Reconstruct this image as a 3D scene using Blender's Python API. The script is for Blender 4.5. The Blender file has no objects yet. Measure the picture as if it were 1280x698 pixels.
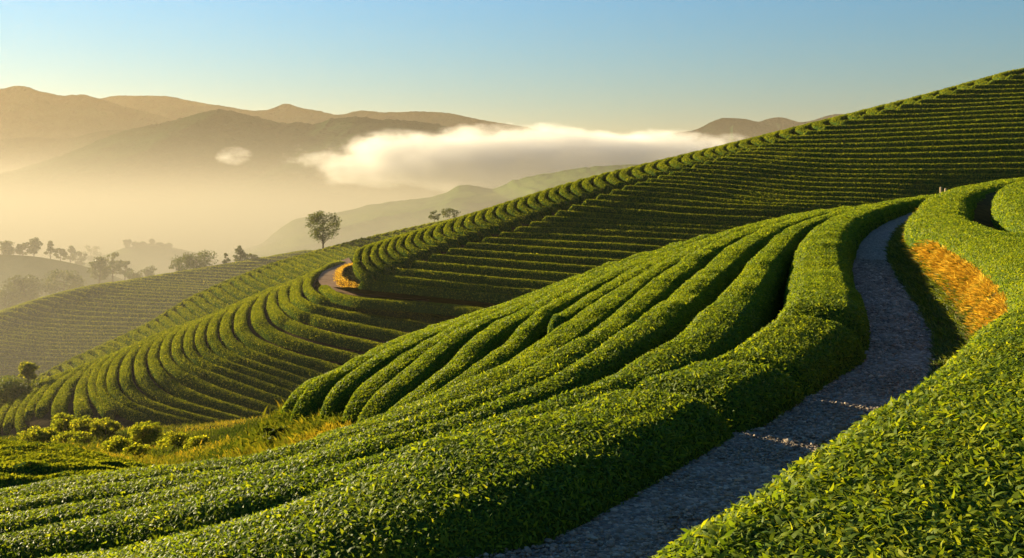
import bpy, math, random
import numpy as np
from mathutils import Vector

# ------------------------------------------------------------------ camera, world, sun, exposure
S = bpy.context.scene
COL = S.collection
F, CX, HY, CAMZ = 1244.0, 640.0, 215.0, 2.0        # focal length and horizon line in photograph pixels; eye height above the path

cam_d = bpy.data.cameras.new('camera')
cam_d.lens = 35.0; cam_d.sensor_width = 36.0
cam_d.shift_y = -(349.0 - HY) / 1280.0
cam_d.clip_start = 0.1; cam_d.clip_end = 40000.0
cam = bpy.data.objects.new('camera', cam_d); COL.objects.link(cam)
cam.location = (0, 0, CAMZ); cam.rotation_euler = (math.radians(90), 0, 0)
S.camera = cam

SUN_AZ, SUN_EL = math.radians(52.0), math.radians(13.5)      # degrees left of the view direction, height
w = bpy.data.worlds.new('World'); S.world = w; w.use_nodes = True
wn = w.node_tree.nodes; wl = w.node_tree.links
sky = wn.new('ShaderNodeTexSky'); sky.sky_type = 'NISHITA'; sky.sun_disc = False
sky.sun_elevation = SUN_EL; sky.sun_rotation = -SUN_AZ
sky.air_density = 4.3; sky.dust_density = 0.8; sky.ozone_density = 10.0; sky.altitude = 6700
bg = wn['Background']; bg.inputs['Strength'].default_value = 0.05
wl.new(sky.outputs['Color'], bg.inputs['Color'])

sd = bpy.data.lights.new('sun', 'SUN'); sd.energy = 5.0; sd.angle = math.radians(0.5); sd.color = (1.0, 0.83, 0.50)
sun = bpy.data.objects.new('sun', sd); COL.objects.link(sun)
to_sun = Vector((-math.sin(SUN_AZ) * math.cos(SUN_EL), math.cos(SUN_AZ) * math.cos(SUN_EL), math.sin(SUN_EL)))
sun.rotation_euler = to_sun.to_track_quat('Z', 'Y').to_euler()
sun.location = (-30, 30, 60)

vs = S.view_settings
vs.view_transform = 'Standard'; vs.look = 'None'; vs.gamma = 1.0; vs.use_curve_mapping = False
vs.exposure = 2.12
S.render.engine = 'CYCLES'
cy = S.cycles
cy.use_denoising = True
try:
    cy.denoiser = 'OPENIMAGEDENOISE'
except Exception:
    pass
cy.max_bounces = 6; cy.diffuse_bounces = 3; cy.glossy_bounces = 2; cy.transmission_bounces = 3
cy.volume_bounces = 1; cy.transparent_max_bounces = 8
cy.volume_step_rate = 1.0; cy.volume_max_steps = 128
cy.sample_clamp_indirect = 6.0

RNG = np.random.default_rng(7)

# ------------------------------------------------------------------ helpers
def tag(o, label=None, cat=None, group=None, kind=None):
    if label: o['label'] = label
    if cat: o['category'] = cat
    if group: o['group'] = group
    if kind: o['kind'] = kind
    return o

def empty(name, loc):
    o = bpy.data.objects.new(name, None); COL.objects.link(o); o.location = loc
    o.empty_display_size = 0.3
    return o

def mesh_obj(name, V, quads=None, tris=None, mats=(), parent=None, smooth=True, tint=None, matq=None, matt=None, origin=None):
    """One mesh from numpy vertices, quads and triangles; tint is a per-vertex random number (leaf to leaf variety)."""
    V = np.asarray(V, dtype=np.float32).reshape(-1, 3)
    o_loc = np.zeros(3, np.float32)
    if origin is not None:
        o_loc = np.asarray(origin, np.float32); V = V - o_loc
    me = bpy.data.meshes.new(name)
    nq = 0 if quads is None else len(quads); nt = 0 if tris is None else len(tris)
    me.vertices.add(len(V)); me.vertices.foreach_set('co', V.ravel())
    loops = []
    if nq: loops.append(np.asarray(quads, np.int32).ravel())
    if nt: loops.append(np.asarray(tris, np.int32).ravel())
    L = np.concatenate(loops)
    me.loops.add(len(L)); me.loops.foreach_set('vertex_index', L)
    starts = np.concatenate([np.arange(nq) * 4, nq * 4 + np.arange(nt) * 3]).astype(np.int32)
    tot = np.concatenate([np.full(nq, 4), np.full(nt, 3)]).astype(np.int32)
    me.polygons.add(nq + nt)
    me.polygons.foreach_set('loop_start', starts); me.polygons.foreach_set('loop_total', tot)
    mi = np.zeros(nq + nt, np.int32)
    if matq is not None: mi[:nq] = matq
    if matt is not None: mi[nq:] = matt
    for m in mats: me.materials.append(m)
    me.polygons.foreach_set('material_index', mi)
    me.polygons.foreach_set('use_smooth', np.full(nq + nt, smooth))
    if tint is not None:
        a = me.attributes.new('tint', 'FLOAT', 'POINT'); a.data.foreach_set('value', np.asarray(tint, np.float32))
    me.update(calc_edges=True)
    o = bpy.data.objects.new(name, me); COL.objects.link(o)
    o.location = o_loc
    if parent is not None:
        o.parent = parent
        o.location = Vector(o_loc) - parent.location
    return o

def unproj(p):
    """(px, py, Y) of the photograph to a world point."""
    p = np.asarray(p, float); Y = p[..., 2]
    return np.stack([(p[..., 0] - CX) / F * Y, Y, CAMZ - (p[..., 1] - HY) / F * Y], -1)

def spline(P, n, dim=2):
    """Smooth curve through P (chord-length parameter on its first `dim` coordinates), n samples evenly spaced on it."""
    P = np.asarray(P, float)
    d = np.sqrt((np.diff(P[:, :dim], axis=0) ** 2).sum(1)); t = np.concatenate([[0], np.cumsum(np.maximum(d, 1e-6))])
    m = tangents(t, P)
    q = np.linspace(0, t[-1], n)
    return hermite(t, P, m, q)

def tangents(t, P):
    m = np.zeros_like(P); s = np.diff(P, axis=0) / np.diff(t)[:, None]; h = np.diff(t)
    m[0] = s[0]; m[-1] = s[-1]
    for i in range(1, len(P) - 1):
        a, b = s[i - 1], s[i]
        w1, w2 = h[i], h[i - 1]
        m[i] = (a * w1 + b * w2) / (w1 + w2)
        flip = a * b <= 0
        lim = 3 * np.minimum(abs(a), abs(b))
        m[i] = np.where(flip, m[i] * 0.25, np.clip(m[i], -lim, lim))
    return m

def hermite(t, P, m, q):
    i = np.clip(np.searchsorted(t, q, side='right') - 1, 0, len(t) - 2)
    h = (t[i + 1] - t[i]); u = (q - t[i]) / h
    u2, u3 = u * u, u * u * u
    c = lambda a: a[:, None] if P.ndim == 2 else a.reshape((-1,) + (1,) * (P.ndim - 1))
    return (c(2 * u3 - 3 * u2 + 1) * P[i] + c((u3 - 2 * u2 + u) * h) * m[i]
            + c(-2 * u3 + 3 * u2) * P[i + 1] + c((u3 - u2) * h) * m[i + 1])

def vnoise(x, y, seed=0):
    """Smooth 2-D value noise in -1..1."""
    x = np.asarray(x, float); y = np.asarray(y, float)
    xi = np.floor(x).astype(np.int64); yi = np.floor(y).astype(np.int64)
    fx = x - xi; fy = y - yi; fx = fx * fx * (3 - 2 * fx); fy = fy * fy * (3 - 2 * fy)
    def h(a, b):
        n = (a * 374761393 + b * 668265263 + seed * 974634777) & 0x7fffffff
        n = ((n ^ (n >> 13)) * 1274126177) & 0x7fffffff
        return ((n ^ (n >> 16)) & 0xffff) / 32767.5 - 1
    return ((h(xi, yi) * (1 - fx) + h(xi + 1, yi) * fx) * (1 - fy)
            + (h(xi, yi + 1) * (1 - fx) + h(xi + 1, yi + 1) * fx) * fy)

def fbm(x, y, seed=0, oct=4):
    r = 0; a = 1.0; n = 0
    for i in range(oct):
        r = r + a * vnoise(np.asarray(x) * 2 ** i, np.asarray(y) * 2 ** i, seed + i); n += a; a *= 0.5
    return r / n

def norm(v):
    return v / np.maximum(np.linalg.norm(v, axis=-1, keepdims=True), 1e-9)

# ------------------------------------------------------------------ materials
def nt(name):
    m = bpy.data.materials.new(name); m.use_nodes = True
    t = m.node_tree; t.nodes.clear()
    out = t.nodes.new('ShaderNodeOutputMaterial')
    return m, t, out

def ramp(t, src, stops):
    r = t.nodes.new('ShaderNodeValToRGB'); el = r.color_ramp.elements
    while len(el) < len(stops): el.new(0.5)
    for e, (p, c) in zip(el, stops): e.position = p; e.color = (*c, 1)
    t.links.new(src, r.inputs[0]); return r.outputs[0]

def leaf_material(name, stops, trans=0.35, rough=0.42, spec=0.35, tcol=(2.1, 1.75, 0.5)):
    m, t, out = nt(name)
    at = t.nodes.new('ShaderNodeAttribute'); at.attribute_name = 'tint'
    col = ramp(t, at.outputs['Fac'], stops)
    if spec < 0.05:
        p = t.nodes.new('ShaderNodeBsdfDiffuse'); t.links.new(col, p.inputs['Color'])
    else:
        p = t.nodes.new('ShaderNodeBsdfPrincipled'); p.inputs['Roughness'].default_value = rough
        p.inputs['Specular IOR Level'].default_value = spec
        t.links.new(col, p.inputs['Base Color'])
    tr = t.nodes.new('ShaderNodeBsdfTranslucent')
    mx = t.nodes.new('ShaderNodeMix'); mx.data_type = 'RGBA'; mx.blend_type = 'MULTIPLY'; mx.inputs[0].default_value = 1
    t.links.new(col, mx.inputs[6]); mx.inputs[7].default_value = (*tcol, 1)
    t.links.new(mx.outputs[2], tr.inputs['Color'])
    ms = t.nodes.new('ShaderNodeMixShader'); ms.inputs[0].default_value = trans
    t.links.new(p.outputs[0], ms.inputs[1]); t.links.new(tr.outputs[0], ms.inputs[2])
    t.links.new(ms.outputs[0], out.inputs['Surface'])
    return m

def ground_material(name, stops, scale=1.0, bump=0.3, detail=8, dist=0.05):
    m, t, out = nt(name)
    g = t.nodes.new('ShaderNodeNewGeometry')
    n = t.nodes.new('ShaderNodeTexNoise'); n.inputs['Scale'].default_value = scale; n.inputs['Detail'].default_value = detail
    n.inputs['Roughness'].default_value = 0.65
    t.links.new(g.outputs['Position'], n.inputs['Vector'])
    col = ramp(t, n.outputs['Fac'], stops)
    p = t.nodes.new('ShaderNodeBsdfDiffuse'); t.links.new(col, p.inputs['Color'])
    b = t.nodes.new('ShaderNodeBump'); b.inputs['Strength'].default_value = bump; b.inputs['Distance'].default_value = dist
    n2 = t.nodes.new('ShaderNodeTexNoise'); n2.inputs['Scale'].default_value = scale * 6; n2.inputs['Detail'].default_value = 6
    t.links.new(g.outputs['Position'], n2.inputs['Vector'])
    t.links.new(n2.outputs['Fac'], b.inputs['Height']); t.links.new(b.outputs[0], p.inputs['Normal'])
    t.links.new(p.outputs[0], out.inputs['Surface'])
    return m

M_LEAF = leaf_material('tea_leaf', [(0.0, (0.045, 0.082, 0.011)), (0.40, (0.105, 0.145, 0.011)), (0.8, (0.190, 0.215, 0.012)), (1.0, (0.29, 0.29, 0.025))], 0.45, 0.55, 0.08, (1.9, 1.7, 0.5))
M_CORE = leaf_material('tea_core_shade', [(0.0, (0.018, 0.036, 0.007)), (1.0, (0.042, 0.072, 0.013))], 0.1, 0.8, 0.0)  # hedge body under the leaves, coloured dark as the shade between them
M_FLEAF = leaf_material('tea_leaf_mature', [(0.0, (0.050, 0.078, 0.009)), (0.5, (0.130, 0.158, 0.015)), (1.0, (0.25, 0.245, 0.028))], 0.40, 0.85, 0.03)
M_TREE = leaf_material('tree_leaf', [(0.0, (0.025, 0.040, 0.012)), (0.6, (0.05, 0.07, 0.018)), (1.0, (0.11, 0.12, 0.03))], 0.3, 0.6, 0.2)
M_BUSH = leaf_material('bush_leaf', [(0.0, (0.05, 0.075, 0.010)), (0.6, (0.12, 0.15, 0.018)), (1.0, (0.34, 0.32, 0.03))], 0.6, 0.55, 0.0)
M_DRY = leaf_material('dry_grass_blade', [(0.0, (0.28, 0.16, 0.018)), (0.5, (0.50, 0.31, 0.026)), (1.0, (0.60, 0.44, 0.06))], 0.35, 0.7, 0.0, (1.2, 1.0, 0.7))
M_GRASS = leaf_material('grass_blade', [(0.0, (0.03, 0.05, 0.008)), (0.6, (0.07, 0.10, 0.012)), (1.0, (0.16, 0.17, 0.025))], 0.35, 0.6, 0.2)
M_YGRASS = leaf_material('meadow_grass_blade', [(0.0, (0.035, 0.055, 0.008)), (0.45, (0.09, 0.11, 0.012)), (0.75, (0.20, 0.185, 0.016)), (1.0, (0.36, 0.25, 0.022))], 0.35, 0.6, 0.0, (1.2, 1.1, 0.5))
M_SOIL = ground_material('soil', [(0.3, (0.020, 0.016, 0.010)), (0.6, (0.045, 0.034, 0.020)), (0.8, (0.075, 0.055, 0.03))], 2.5, 0.6)
M_BANK = ground_material('bank_earth', [(0.3, (0.035, 0.026, 0.012)), (0.6, (0.09, 0.06, 0.02)), (0.8, (0.16, 0.09, 0.025))], 3.0, 0.7)
M_MEADOW = ground_material('meadow_ground', [(0.3, (0.018, 0.024, 0.006)), (0.55, (0.042, 0.046, 0.008)), (0.8, (0.11, 0.085, 0.016))], 0.6, 0.8, dist=0.3)
M_TRACK = ground_material('dirt_track', [(0.3, (0.13, 0.085, 0.055)), (0.6, (0.20, 0.135, 0.09)), (0.8, (0.26, 0.18, 0.12))], 1.2, 0.4)
M_FOREST = ground_material('forest_slope', [(0.35, (0.008, 0.022, 0.009)), (0.55, (0.014, 0.036, 0.014)), (0.75, (0.024, 0.052, 0.021))], 0.012, 1.0, 12, dist=12)
M_VALLEY = ground_material('valley_slope', [(0.35, (0.045, 0.072, 0.014)), (0.55, (0.08, 0.115, 0.02)), (0.75, (0.14, 0.16, 0.035))], 0.018, 0.8, 10, dist=3)
M_BARK = ground_material('bark', [(0.3, (0.03, 0.022, 0.014)), (0.7, (0.075, 0.055, 0.038))], 8, 0.8)
M_WOOD = ground_material('weathered_wood', [(0.3, (0.22, 0.16, 0.09)), (0.7, (0.38, 0.29, 0.17))], 14, 0.4)

def gravel_material():
    m, t, out = nt('gravel')
    g = t.nodes.new('ShaderNodeNewGeometry')
    v = t.nodes.new('ShaderNodeTexVoronoi'); v.inputs['Scale'].default_value = 34
    t.links.new(g.outputs['Position'], v.inputs['Vector'])
    at = t.nodes.new('ShaderNodeSeparateColor'); t.links.new(v.outputs['Color'], at.inputs[0])
    col = ramp(t, at.outputs[0], [(0.0, (0.068, 0.051, 0.035)), (0.6, (0.155, 0.118, 0.082)), (1.0, (0.29, 0.23, 0.16))])
    p = t.nodes.new('ShaderNodeBsdfPrincipled'); p.inputs['Roughness'].default_value = 0.85
    t.links.new(col, p.inputs['Base Color'])
    b = t.nodes.new('ShaderNodeBump'); b.inputs['Strength'].default_value = 1.0; b.inputs['Distance'].default_value = 0.03; b.invert = True
    t.links.new(v.outputs['Distance'], b.inputs['Height']); t.links.new(b.outputs[0], p.inputs['Normal'])
    t.links.new(p.outputs[0], out.inputs['Surface'])
    return m
M_GRAVEL = gravel_material()
M_STONE = leaf_material('gravel_stone', [(0.0, (0.085, 0.062, 0.042)), (0.6, (0.20, 0.150, 0.102)), (1.0, (0.38, 0.295, 0.205))], 0.0, 0.8, 0.3)

# ------------------------------------------------------------------ lofts: hillsides carried by their planted rows
class Loft:
    """Hill surface through traced planting rows; row number k may be any real number between the first and last guide."""
    def __init__(self, guides, n=120):
        self.n = n
        self.k = np.array([g[0] for g in guides], float)
        G = []
        for _, pts in guides:
            P = np.array(pts, float); P[:, 2] = np.log(P[:, 2])
            G.append(spline(P, n))
        self.G = np.array(G); self.M = tangents(self.k, self.G.reshape(len(G), -1)).reshape(self.G.shape)
    def raw(self, k):
        k = np.atleast_1d(np.clip(k, self.k[0], self.k[-1]))
        R = hermite(self.k, self.G, self.M, k)
        R[..., 2] = np.exp(R[..., 2]); return R
    def row(self, k):
        return self.raw(k)[0]
    def world(self, k):
        return unproj(self.raw(k))

def ground_patch(name, loft, ks, drop, mat, rough=0.05, nscale=1.0, extra_drop=None):
    P = loft.world(np.asarray(ks, float))
    P[..., 2] -= drop
    P[..., 2] += rough * fbm(P[..., 0] * nscale, P[..., 1] * nscale, 3)
    a, b = P.shape[:2]
    idx = np.arange(a * b).reshape(a, b)
    q = np.stack([idx[:-1, :-1], idx[:-1, 1:], idx[1:, 1:], idx[1:, :-1]], -1).reshape(-1, 4)
    o = mesh_obj(name, P.reshape(-1, 3), q, mats=(mat,))
    o['kind'] = 'structure'
    return o

def resample(P, W, step):
    """3-D polyline and per-point values to about `step(distance)` metres apart."""
    d = np.linalg.norm(np.diff(P, axis=0), axis=1); s = np.concatenate([[0], np.cumsum(d)])
    out = [0.0]
    while out[-1] < s[-1]:
        x = np.interp(out[-1], s, P[:, 0]); y = np.interp(out[-1], s, P[:, 1])
        out.append(out[-1] + step(math.hypot(x, y)))
    out = np.array(out); out = out * (s[-1] / out[-1])
    return np.stack([np.interp(out, s, P[:, i]) for i in range(3)], 1), np.interp(out, s, W)

def leaf_cloud(pos, nor, up, L, asp, rng, fold=True, tilt=0.9):
    """Leaf blades at pos, leaning out of the surface; returns verts, quads."""
    n = len(pos)
    rnd = rng.normal(size=(n, 3))
    tan = norm(np.cross(nor, rnd))
    axis = norm(tan * (1.0) + nor * (tilt * rng.uniform(0.1, 1.2, n))[:, None] + up * 0.6)
    side = norm(np.cross(axis, nor + 0.35 * rng.normal(size=(n, 3))))
    fn = np.cross(side, axis)
    L = np.asarray(L)[:, None]; W = L * asp
    b = pos - axis * L * 0.35
    tip = pos + axis * L * 0.65 - fn * L * 0.12
    if not fold:
        l = pos - side * W * 0.5; r = pos + side * W * 0.5
        V = np.stack([b, r, tip, l], 1).reshape(-1, 3)
        q = np.arange(4 * n).reshape(n, 4)
        return V, q, None, 4
    # arched lance-shaped blade: base, two pairs, drooping tip
    c = rng.uniform(0.05, 0.55, n)[:, None]
    def mid(t): return b + axis * L * t - fn * L * c * t * t - up * L * 0.10 * t * t
    wv = fn * L * 0.06
    m1, m2, tp = mid(0.36), mid(0.70), mid(1.0)
    V = np.stack([b, m1 - side * W * 0.5 + wv, m1 + side * W * 0.5 + wv, m2 - side * W * 0.38 + wv, m2 + side * W * 0.38 + wv, tp], 1).reshape(-1, 3)
    i = np.arange(n) * 6
    q = np.stack([i + 1, i + 2, i + 4, i + 3], 1)
    tr_ = np.concatenate([np.stack([i, i + 2, i + 1], 1), np.stack([i + 3, i + 4, i + 5], 1)])
    return V, q, tr_, 6

NPROF = 11
def hedge(name, P, half, h, label, group, leaf=0.033, px=2.7, cover=1.5, seed=0, cat='tea hedge', step=0.14, lmat=None, bump=0.03, young=0.0, skirt=1.15, notches=(), point=0.9):
    """One clipped tea row: leafy swept body whose crest follows P, leaves all over it."""
    rng = np.random.default_rng(1000 + seed)
    P, half = resample(P, half, lambda d: max(step, d * 0.006))
    n = len(P)
    if n < 6: return None
    T = np.gradient(P, axis=0); T[:, 2] = 0; T = norm(T)
    side = np.stack([T[:, 1], -T[:, 0], np.zeros(n)], 1)
    s = np.concatenate([[0], np.cumsum(np.linalg.norm(np.diff(P, axis=0), axis=1))])
    a = np.linspace(0, math.pi, NPROF)
    ca, sa = np.cos(a), np.sin(a)
    prof_x = np.sign(ca) * np.abs(ca) ** 0.62
    prof_z = np.abs(sa) ** 0.70
    R = half[:, None]
    end = np.minimum(s, s[-1] - s); e = np.clip(end / (np.mean(half) * point), 0, 1); taper = np.sqrt(1 - (1 - e) ** 2) * 0.97 + 0.03
    nz = 1 + bump * fbm(s[:, None] * 1.3 + 7 * seed, a[None, :] * 1.6 + seed, seed, 3) * 2.0 + 0.02 * vnoise(s * 0.45, s * 0 + seed * 3.3, seed)[:, None]
    ox = prof_x[None, :] * R * nz * taper[:, None]
    hh = np.full((n, 1), h)
    for y0, wd in notches:                                  # low spots between two bushes, where the sun gets through
        dip = 0.26 * np.exp(-((P[:, 1] - y0) / wd) ** 2)
        P = P.copy(); P[:, 2] -= dip; hh = hh - dip[:, None]
    oz = (prof_z[None, :] * nz * taper[:, None] - 1) * hh
    oz[:, 0] -= (skirt - 1) * h; oz[:, -1] -= (skirt - 1) * h
    V = P[:, None, :] + side[:, None, :] * ox[..., None]
    V[..., 2] += oz
    idx = np.arange(n * NPROF).reshape(n, NPROF)
    q = np.stack([idx[:-1, :-1], idx[1:, :-1], idx[1:, 1:], idx[:-1, 1:]], -1).reshape(-1, 4)
    Vc = V.reshape(-1, 3)
    # face areas and normals for leaves
    p0, p1, p2, p3 = (Vc[q[:, i]] for i in range(4))
    nrm = np.cross(p2 - p0, p3 - p1); area = 0.5 * np.linalg.norm(nrm, axis=1); nrm = norm(nrm)
    cen = (p0 + p1 + p2 + p3) / 4
    out_dir = cen - (P[:, None, :][np.repeat(np.arange(n - 1), NPROF - 1)].reshape(-1, 3) - np.array([0, 0, 1.0]) * h * 0.6)
    flip = (nrm * out_dir).sum(1) < 0
    nrm[flip] *= -1
    if flip.mean() > 0.5: q = q[:, ::-1]
    dist = np.linalg.norm(cen - np.array([0, 0, CAMZ]), axis=1)
    Lf = np.maximum(leaf, px * dist / F)
    want = area * cover / (0.20 * Lf * Lf)
    want = want * np.tile(np.clip(1.7 * np.sin((a[:-1] + a[1:]) / 2) - 0.25, 0.3, 1), n - 1)
    cnt = rng.poisson(want)
    fi = np.repeat(np.arange(len(q)), cnt)
    u = rng.random(len(fi))[:, None]; v = rng.random(len(fi))[:, None]
    pos = (p0[fi] * (1 - u) + p1[fi] * u) * (1 - v) + (p3[fi] * (1 - u) + p2[fi] * u) * v
    nn = nrm[fi]; L = Lf[fi] * np.clip(rng.lognormal(-0.05, 0.28, len(fi)), 0.45, 1.45)
    pos = pos + nn * (L * np.where(dist[fi] < 13, rng.uniform(-0.25, 0.45, len(fi)), rng.uniform(-0.3, 0.15, len(fi))))[:, None]
    near = dist[fi] < 13
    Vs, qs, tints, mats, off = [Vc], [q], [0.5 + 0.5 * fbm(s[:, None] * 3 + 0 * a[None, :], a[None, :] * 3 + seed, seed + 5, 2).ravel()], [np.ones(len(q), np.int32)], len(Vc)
    # leaf colour: mostly mature, a share of bright young shoots, drifting gently along the row
    base = np.where(dist[fi] < 40, rng.beta(2.6, 3.4, len(fi)), rng.beta(7, 8, len(fi))) * 0.80 + 0.16 * fbm(pos[:, 0] * 0.7, pos[:, 1] * 0.7, 11, 2)
    shoot = (rng.random(len(fi)) < (0.06 + young) * (1 + 1.6 * fbm(pos[:, 0] * 5, pos[:, 1] * 5, 17, 2))) & (nn[:, 2] > 0.35)
    base = np.where(shoot, rng.uniform(0.55, 0.88, len(fi)), base)
    L = np.where(shoot, L * 1.1, L)
    up = np.tile(np.array([0, 0, 1.0]), (len(fi), 1))
    tris = []
    for sel, fold in ((near, True), (~near, False)):
        if sel.sum() == 0: continue
        Vl, ql, tl, per = leaf_cloud(pos[sel], nn[sel], up[sel], L[sel] * (1.25 if fold else 1), 0.29 if fold else 0.55, rng, fold)
        if tl is not None: tris.append(tl + off)
        Vs.append(Vl); qs.append(ql + off); off += len(Vl)
        tints.append(np.repeat(np.clip(base[sel], 0, 1), per)); mats.append(np.zeros(len(ql), np.int32))
    mid = P[n // 2].copy(); mid[2] -= h
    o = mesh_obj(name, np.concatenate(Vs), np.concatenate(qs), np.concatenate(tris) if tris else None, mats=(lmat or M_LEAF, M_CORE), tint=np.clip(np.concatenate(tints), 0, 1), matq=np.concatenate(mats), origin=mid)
    tag(o, label, cat, group)
    return o

def spacing_half(loft, k, lo, hi, fill=0.46, dk=0.5):
    """Half width of row k from the gap to its neighbours."""
    A, B, C = loft.world(k - dk)[0], loft.world(k)[0], loft.world(k + dk)[0]
    if k - dk < loft.k[0]: A = 2 * B - C
    if k + dk > loft.k[-1]: C = 2 * B - A
    T = norm(np.gradient(B, axis=0))
    D = C - A; D = D - (D * T).sum(1)[:, None] * T
    w = np.linalg.norm(D, axis=1) * fill
    ker = np.ones(9) / 9; w = np.convolve(np.pad(w, 4, mode='edge'), ker, 'valid')
    return np.clip(w, lo, hi)

ONES = ['', 'first', 'second', 'third', 'fourth', 'fifth', 'sixth', 'seventh', 'eighth', 'ninth', 'tenth', 'eleventh', 'twelfth', 'thirteenth',
        'fourteenth', 'fifteenth', 'sixteenth', 'seventeenth', 'eighteenth', 'nineteenth']
TENS = {2: 'twent', 3: 'thirt', 4: 'fort', 5: 'fift', 6: 'sixt'}
def ordinal(i):
    if i < 20: return ONES[i]
    t, u = divmod(i, 10)
    return TENS[t] + ('ieth' if u == 0 else 'y-' + ONES[u])

def contour(z, pts):
    """Pixel points of a row planted level at height z: depth follows from the height."""
    return [(x, y, (CAMZ - z) * F / (y - HY)) for x, y in pts]

# ------------------------------------------------------------------ the near slope (rows beside the path)
NEAR = Loft([
 (1, [(1190,243,46),(1150,247,42),(1110,254,36),(1072,265,30.5),(1042,280,24.4),(1027,302,19),(1025,330,16),(1030,357,13),(1020,390,11),(985,422,9.9),(940,446,9.1),(890,462,8.35),(815,492,7.65),(741,520,7.0),(660,549,6.4),(580,578,6.0),(480,611,5.85),(300,660,6.0),(150,694,6.5),(0,722,7.0),(-100,740,7.2)]),
 (2, [(1090,256,38),(1040,268,30),(991,287,24.8),(960,316,18.5),(930,357,13.9),(902,391,11.8),(877,417,10.7),(827,449,9.7),(765,480,8.9),(702,505,8.3),(640,527,7.9),(560,552,7.6),(480,573,7.4),(320,612,7.3),(150,645,7.7),(0,670,8),(-100,684,8.2)]),
 (3, [(1060,258,40),(1005,271,32),(940,297,25.3),(890,337,18),(838,383,13.8),(780,424,11.5),(727,459,10.2),(677,485,9.5),(640,502,9.1),(560,528,8.7),(480,552,8.45),(400,573,8.2),(300,594,8.4),(150,624,8.8),(0,650,9),(-100,664,9.2)]),
 (4, [(1030,262,42),(960,280,32),(892,307,25.7),(835,345,19),(785,388,15.2),(745,418,13),(690,452,11.2),(640,480,10.1),(560,512,9.5),(480,537,9.3),(420,556,9.25),(340,576,9.3),(250,592,9.5),(100,615,9.9),(0,631,10.1),(-100,642,10.2)]),
 (5, [(1000,267,43),(920,288,33),(845,322,26.1),(790,355,20.5),(727,400,16.5),(665,443,14),(620,468,12.4),(580,488,11.5),(520,512,10.8),(460,532,10.5),(400,550,10.4),(340,565,10.4),(250,580,10.5),(100,599,11),(0,613,11.2),(-100,622,11.4)]),
 (6, [(965,277,42),(880,305,33),(799,337,26.6),(750,364,22),(702,393,18.5),(690,401,17.7),(640,448,15),(600,473,13.5),(540,503,12.5),(480,524,12.2),(420,543,12),(340,559,12)]),
 (7, [(930,283,42),(850,312,33.5),(755,347,27),(702,375,22.5),(668,397,19.5),(645,425,17.5),(610,455,15.8),(572,484,14.8),(530,503,14.2),(480,521,13.9),(420,540,13.8),(370,555,13.8)]),
 (8, [(895,290,42),(810,323,34),(713,360,27.4),(660,388,23),(625,406,20.5),(596,428,18.5),(568,456,17),(532,486,15.8),(495,510,15.3),(455,529,15),(395,551,15)]),
 (9, [(860,299,42),(760,340,34),(671,373,27.9),(630,390,24.5),(600,402,22.5),(572,418,20.3),(540,442,18.5),(510,467,17.2),(480,491,16.4),(440,518,15.9),(390,545,15.9)]),
 (10, [(820,310,42),(720,353,34),(631,384,28.3),(600,395,25.8),(572,408,23.5),(540,425,21.2),(500,452,19.2),(460,482,17.8),(420,513,17),(380,540,16.9)]),
 (11, [(780,323,42),(680,365,34.5),(592,394,28.7),(560,406,26),(520,423,23),(480,444,20.8),(450,463,19.4),(420,484,18.4),(395,508,17.7),(372,533,17.7)]),
 (12, [(740,338,42),(640,378,35),(555,405,29.2),(520,417,26.5),(480,434,23.5),(440,454,21),(400,477,19.3),(370,500,18.6),(350,525,18.3)]),
 (13, [(720,352,43),(610,392,36),(520,426,29.8),(480,440,27),(440,456,24),(400,473,21.5),(365,495,20),(335,525,19.3)]),
 (15, [(700,400,46),(590,430,38),(500,462,33),(440,477,28),(390,497,24),(340,525,22),(300,552,21)]),
 (18, [(680,470,48),(560,500,42),(460,530,36),(380,552,30),(300,578,26),(250,592,25)]),
], 160)
ground_patch('ground', NEAR, np.linspace(1, 5.0, 13), 0.76, M_SOIL, 0.05, 1.5)
ground_patch('ground', NEAR, np.linspace(5, 13.0, 25), 0.72, M_SOIL, 0.05, 1.5)
ground_patch('ground', NEAR, np.linspace(13, 18.0, 16), 0.40, M_MEADOW, 0.15, 0.6)

near_label = {1: 'broad tea hedge bordering the gravel path on its downhill side',
              6: 'short tea hedge that stops halfway down the near slope, dark gap below its end'}
for r in range(1, 14):
    P = NEAR.world(r)[0]
    W = spacing_half(NEAR, r, 0.24, 0.44, 0.37)
    if r == 1: W = np.interp(NEAR.row(1)[:, 0], [-100, 200, 500, 640, 900, 1000], [0.80, 0.92, 0.99, 0.80, 0.63, 0.54])
    if r == 6:
        px = NEAR.row(r)[:, 0]; P = P[px > 692]; W = W[px > 692]
    if r >= 8: px = NEAR.row(r)[:, 0]; c = px > {8: 432, 9: 434, 10: 428, 11: 400, 12: 364, 13: 348}[r]; P = P[c]; W = W[c]
    hedge('tea_hedge', P, W, 0.72 if r < 8 else 0.62, near_label.get(r, ordinal(r) + ' tea hedge counted downhill from the gravel path on the near slope'),
          'tea hedges on the near slope below the path', seed=r, young=0.06, point=0.9 if r < 8 else 3.5, notches=((11.0, 0.20), (9.0, 0.07), (7.9, 0.08)) if r == 1 else (), cover=1.7 if r < 4 else 1.5)

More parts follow.
